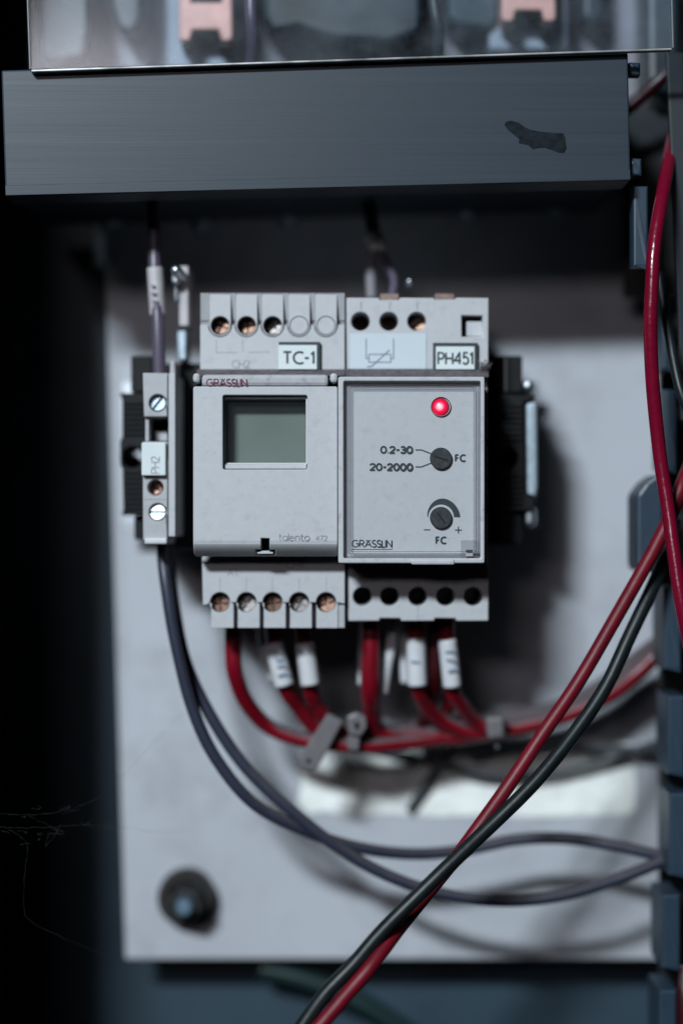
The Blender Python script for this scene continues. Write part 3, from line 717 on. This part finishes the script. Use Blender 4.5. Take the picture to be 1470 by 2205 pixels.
# ------------------------------------------------------------------ vertical slotted duct, right edge
t = thing('slotted_duct', 'vertical open slotted wiring duct with blue grey fingers at right edge', 'cable duct', P(1440, 2260, 64))
part_boxes('base', [(1420, 700, 1640, 2500, 46, 49, 0), ], M['cabinet_dark'], t)  # black colour stands in for the shade inside the open duct
part_boxes('shade_sheet', [(1344, 236, 1640, 640, 50, 53, 0)], M['cabinet_dark'], t)  # black sheet added where the plate only lies in shade
part_boxes('far_wall', [(1560, -100, 1580, 2500, 12, 46, 0)], M['cabinet_dark'], t)
part_poly('outer_wall', [(1434, 112), (1600, 112), (1600, 905), (1468, 905), (1458, 640), (1444, 330)], 14, 16, mat('dark_slate', (.010, .016, .021), .5, var=.08), t, .3)
def finger(x0, y0, x1, y1, d=22, depth=16, slant=0.0, top=-.2):
    bm = bmesh.new()
    a = [P(x0, y0, d), P(x1, y0, d), P(x1, y1, d), P(x0, y1, d)]
    back = Vector((0, depth * 1e-3, 0)); sl = Vector((-slant * 1e-3, 0, 0)); up = Vector((0, 0, top * 1e-3))
    b = [a[0] + back + sl + up, a[1] + back + up, a[2] + back - up, a[3] + back + sl - up]
    vs = [bm.verts.new(v) for v in a + b]
    bmesh.ops.convex_hull(bm, input=vs)
    es = [e for e in bm.edges if all(min((v.co - q).length for q in a) < 1e-6 for v in e.verts)]
    bmesh.ops.bevel(bm, geom=es, offset=.0006, segments=3, affect='EDGES', profile=.5, clamp_overlap=True)
    link_mesh('finger', bm_mesh(bm, 'finger'), M['finger'], t)
finger(1352, 134, 1378, 162, 5, 4); finger(1354, 341, 1381, 378, 4, 5)
finger(1362, 400, 1395, 574, 7, 5); finger(1424, 640, 1450, 795, 24); finger(1429, 838, 1457, 1012, 24)
part_poly('finger', [(1390, 1038), (1412, 1022), (1428, 1022), (1428, 1232), (1374, 1232), (1370, 1216), (1370, 1066)], 19, 33, M['finger'], t, 1.7); finger(1428, 1264, 1466, 1442, 22); finger(1436, 1498, 1474, 1668, 22)
finger(1440, 1708, 1480, 1886, 22); finger(1424, 1926, 1464, 2086, 22); finger(1418, 2132, 1456, 2300, 22)

# ------------------------------------------------------------------ cables
# heavy cables in front
wire('red_cable', [(1478, 215, 34), (1452, 290, 26), (1438, 350, 14), (1422, 430, 4), (1408, 530, 0), (1402, 630, -1), (1400, 720, -1), (1404, 840, 0), (1418, 970, 1), (1436, 1090, 0), (1452, 1200, -2), (1470, 1320, -4), (1495, 1450, -4)],
     14, M['wire_red_gloss'], 'glossy crimson cable running down the right edge over the duct', 'cable')
wire('red_cable', [(1490, 985, 18), (1468, 1040, 10), (1440, 1115, 9), (1385, 1225, 9), (1305, 1365, 9), (1232, 1487, 8), (1160, 1592, 7), (1082, 1708, 5), (1005, 1816, 4), (942, 1895, 3), (884, 1968, 1), (843, 2018, -6), (793, 2087, -11.5), (738, 2150, -13), (691, 2207, -14), (662, 2244, -15)],
     15, M['wire_red'], 'dark red cable crossing diagonally in front of the white plate', 'cable')
wire('black_cable', [(1450, 1120, 22), (1428, 1200, 18), (1394, 1285, 14), (1352, 1378, 11), (1303, 1480, 8), (1240, 1573, 5), (1150, 1682, 1), (1052, 1783, -2), (950, 1880, -6), (872, 1956, -8), (808, 2020, -9), (752, 2086, -10), (698, 2144, -11), (654, 2205, -12), (630, 2245, -13)],
     15, M['wire_black'], 'thick black cable crossing diagonally beside the dark red one', 'cable')
wire('black_cable', [(1415, 590, 16), (1432, 680, 12), (1448, 765, 8), (1468, 850, 5), (1500, 930, 5)], 11, M['wire_black'], 'glossy black cable behind the crimson cable at right edge', 'cable')
wire('dark_cable', [(1330, 250, 34), (1375, 212, 32), (1420, 172, 30), (1470, 130, 30)], 15, M['wire_red_shaded'], 'red cable darkened for the shade at the right end of the duct', 'cable')
wire('shaded_red_cable', [(1476, 2080, 20), (1470, 2150, 18), (1472, 2260, 18)], 14, M['wire_red_shaded'], 'red cable darkened for the shade at lower right inside the slotted duct', 'cable')
wire('green_cable', [(560, 2085, 74), (660, 2110, 74), (780, 2160, 74), (930, 2260, 74)], 22, M['wire_green'], 'dark green cable under the plate at the bottom edge', 'cable')
# violet-grey loops below PH2
wire('grey_cable', [(352, 1140, 26), (352, 1200, 22), (360, 1270, 20), (378, 1385, 20), (411, 1515, 21), (465, 1631, 22), (552, 1735, 24), (675, 1797, 28), (785, 1828, 32), (895, 1838, 36), (1005, 1829, 38), (1115, 1809, 38), (1225, 1806, 37), (1330, 1822, 35), (1420, 1842, 34), (1480, 1846, 36)],
     13.2, M['wire_grey'], 'violet grey cable looping under the devices, upper of the pair at right', 'cable', 'violet grey looping cables')
wire('grey_cable', [(364, 1140, 32), (366, 1210, 29), (374, 1300, 27), (398, 1420, 26), (450, 1536, 26), (524, 1646, 26), (622, 1742, 26), (715, 1815, 27), (828, 1882, 28), (948, 1924, 29), (1080, 1940, 30), (1200, 1930, 30), (1310, 1898, 31), (1420, 1856, 32), (1480, 1830, 36)],
     13.2, M['wire_grey'], 'violet grey cable looping under the devices, lower sagging one of the pair', 'cable', 'violet grey looping cables')
# violet cable from above into the terminal block
v = thing('violet_cable', 'violet cable with white marker sleeve dropping into the grey terminal block', 'cable', P(340, 800, 20))
link_mesh('insulation', tube_mesh([(326, 380, 30), (331, 470, 25), (334, 560, 23), (338, 640, 22), (341, 720, 21), (343, 812, 21)], 14, 22), M['wire_violet'], v)
sl = link_mesh('marker_sleeve', tube_mesh([(334, 578, 23), (337, 630, 22.4), (340, 680, 22)], 17.5, 22), M['sleeve_old'], v)
bm = bmesh.new()
for (x, y, a, b) in ((326, 612, 8, 5), (327, 628, 10, 6), (329, 645, 12, 6), (330, 656, 7, 4)): add_poly(bm, [(x, y), (x + a, y + 3), (x + a - 3, y + b + 3), (x, y + b)], 19.6, 21, 0)
link_mesh('lettering', bm_mesh(bm, 'l'), mat('violet_ink', (.14, .12, .17), .6), sl)
part_boxes('ferrule', [(366, 775, 378, 815, 18, 30, .6)], M['sleeve_old'], v)
# wires above the relay
u = thing('sensor_lead', 'pale joined wire pair dropping from the duct into the relay top', 'wire', P(820, 640, 30))
link_mesh('lead', tube_mesh([(775, 380, 46), (795, 450, 42), (808, 520, 38)], 14, 40), M['wire_black'], u)
link_mesh('joint_sleeve', tube_mesh([(800, 508, 38), (810, 525, 37), (812, 545, 36)], 20, 38), M['sleeve_old'], u)
link_mesh('lead', tube_mesh([(803, 535, 37), (798, 580, 33), (800, 645, 30)], 13, 34), mat('dim_grey', (.16, .15, .17), .5), u)
link_mesh('lead', tube_mesh([(818, 535, 37), (834, 570, 33), (848, 604, 30), (842, 645, 28)], 10, 34), M['wire_violet'], u)
part_lathe('stray_tip', 881, 605, [(0, 27), (6, 27.4), (8, 29), (6, 34)], M['steel'], u, smooth=True)

# red wires below the two devices
def red_wire(label, pts, r=12.5, sleeve=None, m='wire_red_dusty', ink=None):
    pts = [(x, y, d + 7 * min(1, max(0, (y - 1470) / 85))) for x, y, d in pts]
    w = thing('red_wire', label, 'wire', P(*pts[0]), 'red wires from the lower terminals')
    link_mesh('insulation', tube_mesh(pts, r * 1.36), M[m], w)
    if sleeve:
        s_ = link_mesh('marker_sleeve', tube_mesh(sleeve[0], sleeve[1], n=14), M['sleeve'], w)
        if ink: part_ink('lettering', ink, 4.0, sleeve[0][0][2] - sleeve[1] * .123 - .15, mat('pen_blue', (.16, .24, .36), .6), s_)
red_wire('red wire curving down from the leftmost timer terminal', [(503, 1335, 28), (502, 1400, 28), (506, 1450, 29), (528, 1512, 30), (572, 1560, 31), (635, 1588, 32), (715, 1601, 32), (800, 1606, 33), (880, 1598, 36), (960, 1584, 38)], 13)
red_wire('red timer wire with inked white sleeve, second from left', [(588, 1335, 30), (592, 1390, 30), (612, 1478, 31), (642, 1525, 32), (682, 1568, 33), (740, 1590, 34), (840, 1588, 36), (960, 1580, 38)], 12.5,
         ([(588, 1384, 29.5), (600, 1430, 29.8), (612, 1476, 30)], 21), ink=[[(588, 1412), (594, 1417)], [(594, 1424), (608, 1420)], [(596, 1436), (618, 1432)], [(598, 1456), (622, 1448)]])
red_wire('red timer wire with plain white sleeve, rightmost under the timer', [(650, 1335, 30), (655, 1385, 30), (668, 1478, 31), (684, 1522, 32), (718, 1562, 33), (775, 1580, 35), (870, 1578, 37), (1000, 1578, 39)], 12.5,
         ([(656, 1384, 29), (662, 1430, 29.2), (668, 1474, 29.4)], 21))
red_wire('red wire straight down from the leftmost relay terminal', [(797, 1320, 28), (797, 1400, 28), (796, 1480, 29), (800, 1530, 31), (812, 1572, 34), (870, 1590, 37)], 15)
red_wire('red relay wire with wide white sleeve, third terminal', [(896, 1320, 30), (896, 1380, 30), (898, 1470, 31), (912, 1512, 32), (946, 1548, 34), (1000, 1572, 36), (1060, 1578, 37), (1130, 1566, 40)], 13,
         ([(895, 1374, 29), (896, 1425, 29.2), (898, 1476, 29.4)], 21), ink=[[(884, 1424), (903, 1426)]])
red_wire('red bare wire between the two sleeved relay wires', [(936, 1320, 30), (937, 1400, 31), (936, 1470, 33), (922, 1530, 36), (906, 1565, 38)], 11, m='wire_red_shaded')
red_wire('red relay wire with inked white sleeve, rightmost of all', [(960, 1320, 28), (962, 1380, 28), (972, 1478, 30), (990, 1514, 31), (1018, 1550, 34), (1065, 1570, 36), (1150, 1560, 40)], 13,
         ([(962, 1376, 27.5), (968, 1430, 28), (973, 1478, 28.5)], 20), ink=[[(958, 1404), (978, 1402)], [(960, 1420), (980, 1424)], [(963, 1446), (983, 1440)]])
red_wire('short red wire behind the rightmost sleeve bending into the bundle', [(950, 1330, 36), (966, 1440, 36), (966, 1500, 37), (958, 1545, 39)], 10)
wire('red_bundle_wire', [(655, 1592, 45), (760, 1596, 45), (900, 1588, 45), (1010, 1582, 45), (1100, 1568, 45), (1200, 1546, 45), (1290, 1506, 45), (1365, 1452, 46), (1425, 1395, 46), (1470, 1340, 46)], 19, M['wire_red_dusty'],
     'red wire of the bundle running right behind the crossing cables into the duct', 'wire')
wire('maroon_bundle_wire', [(880, 1570, 50), (1000, 1560, 50), (1100, 1548, 50), (1200, 1526, 50), (1290, 1484, 50), (1360, 1430, 50), (1430, 1376, 45), (1475, 1330, 45)], 20, M['wire_dust'],
     'dust covered dark wire of the bundle, upper one running right into the duct', 'wire')
# loose spare sleeves on unused conductors
for lab, pts, r in (('narrow white sleeved conductor beside the leftmost relay wire', [(784, 1340, 36), (782, 1395, 36), (779, 1474, 37)], 10),
                    ('white sleeved conductor between the first and third relay wires', [(848, 1330, 32), (842, 1390, 32), (832, 1440, 33), (824, 1492, 34)], 12),
                    ('white sleeve tucked behind the wide relay sleeve', [(872, 1345, 36), (868, 1400, 36), (872, 1470, 37)], 10),
                    ('white sleeve tucked behind the inked timer sleeve', [(566, 1345, 38), (572, 1400, 38), (588, 1462, 39)], 14)):
    wire('sleeved_conductor', pts, r, M['sleeve'], lab, 'wire', 'white sleeved conductors')

# cable ties on the bundle
t = thing('cable_tie', 'grey cable tie with its long tail slanting down left across red wires', 'cable tie', P(700, 1590, 27), 'grey cable ties on the red bundle')
part_poly('strap', [(706, 1536), (738, 1552), (690, 1644), (682, 1656), (666, 1658), (643, 1646), (646, 1630)], 33, 34.3, M['tie'], t, .3)
part_poly('hole', [(658, 1636), (666, 1632), (670, 1640), (662, 1644)], 32.7, 32.95, M['black'], t, 0)
t = thing('cable_tie', 'grey cable tie with square head and dark hole on red wires', 'cable tie', P(765, 1580, 27), 'grey cable ties on the red bundle')
part_poly('head', [(746, 1544), (768, 1534), (788, 1544), (790, 1566), (776, 1586), (750, 1582)], 32.5, 36, M['tie'], t, .5)
part_poly('hole', [(762, 1556), (772, 1554), (773, 1570), (764, 1570)], 32.2, 32.4, M['black'], t, 0)
part_poly('strap', [(748, 1585), (774, 1588), (772, 1616), (748, 1614)], 34, 35.5, M['tie'], t, .3)
t = thing('cable_tie', 'grey cable tie wrapped round the bundle right of the relay wires', 'cable tie', P(1062, 1570, 30), 'grey cable ties on the red bundle')
part_poly('strap', [(1046, 1546), (1084, 1542), (1086, 1588), (1050, 1592)], 36, 44, M['tie'], t, .9)
part_poly('tail', [(1066, 1592), (1072, 1592), (1073, 1612), (1067, 1612)], 40, 41, M['tie'], t, .2)
# dark strands added in place of blurred wire shadows on the plate
wire('shadow_strand', [(770, 1606, 62), (850, 1622, 62), (950, 1645, 60), (1060, 1668, 60), (1180, 1664, 60), (1280, 1642, 60), (1380, 1612, 60), (1440, 1590, 60)], 8, M['wire_and_shadow_grey'], 'dark strand for a blurred shadow sagging across the painted glare', 'cable')
wire('shadow_strand', [(1010, 1630, 59), (1090, 1612, 59), (1190, 1606, 59), (1290, 1610, 59), (1390, 1618, 59), (1450, 1622, 59)], 8, M['wire_and_shadow_grey'], 'dark strand for a blurred shadow along the top edge of the glare', 'cable')
wire('shadow_strand', [(985, 1590, 61), (950, 1640, 61), (915, 1690, 62), (880, 1745, 63)], 9, M['wire_and_shadow_grey'], 'short dark strand for a shadow slanting down across the glare', 'cable')

# ------------------------------------------------------------------ cobwebs, lower left
def web(label, lines, r, group='cobweb strands'):
    bm = bmesh.new()
    fib = []
    for k in range(20):
        cx, cy, d = random.choice([(125, 1790, 9), (110, 1800, 9), (52, 1815, 7), (20, 1783, 6), (70, 1752, 7), (180, 1777, 10), (240, 1778, 15), (150, 1740, 10)])
        x, y = random.gauss(cx, 16), random.gauss(cy, 7)
        fib.append([(x, y, d), (x + random.gauss(5, 9), y + random.gauss(0, 3), d + .5), (x + random.gauss(12, 14), y + random.gauss(1, 5), d + 1)])
    for ln_ in list(lines) + fib:
        pth = smooth_path([P(*q) for q in ln_], 8)
        pth = [p + Vector((random.gauss(0, 1), random.gauss(0, 1), random.gauss(0, 1))) * .00012 for p in pth]
        add_tube(bm, pth, r, 5, True, .5)
    tag(link_mesh('cobweb', bm_mesh(bm, 'web'), M['web']), label, 'cobweb', group)
web('dusty cobweb strands stretched across the dark left side, below the middle', [
    [(-5, 1780, 6), (50, 1782, 6), (110, 1780, 8), (180, 1777, 10), (250, 1776, 16), (320, 1790, 24), (400, 1788, 34)],
    [(-5, 1752, 6), (60, 1755, 7), (120, 1748, 9), (190, 1728, 12), (260, 1675, 18), (330, 1600, 26), (400, 1530, 34)],
    [(20, 1785, 6), (52, 1808, 7), (60, 1826, 8), (55, 1870, 8), (52, 1930, 8), (62, 1980, 9), (140, 2020, 12), (260, 2070, 20)],
    [(130, 1778, 9), (118, 1798, 9), (98, 1824, 9)], [(128, 1790, 9), (106, 1800, 9), (98, 1822, 9)], [(60, 1756, 7), (110, 1782, 8), (135, 1800, 9)]], .000022)
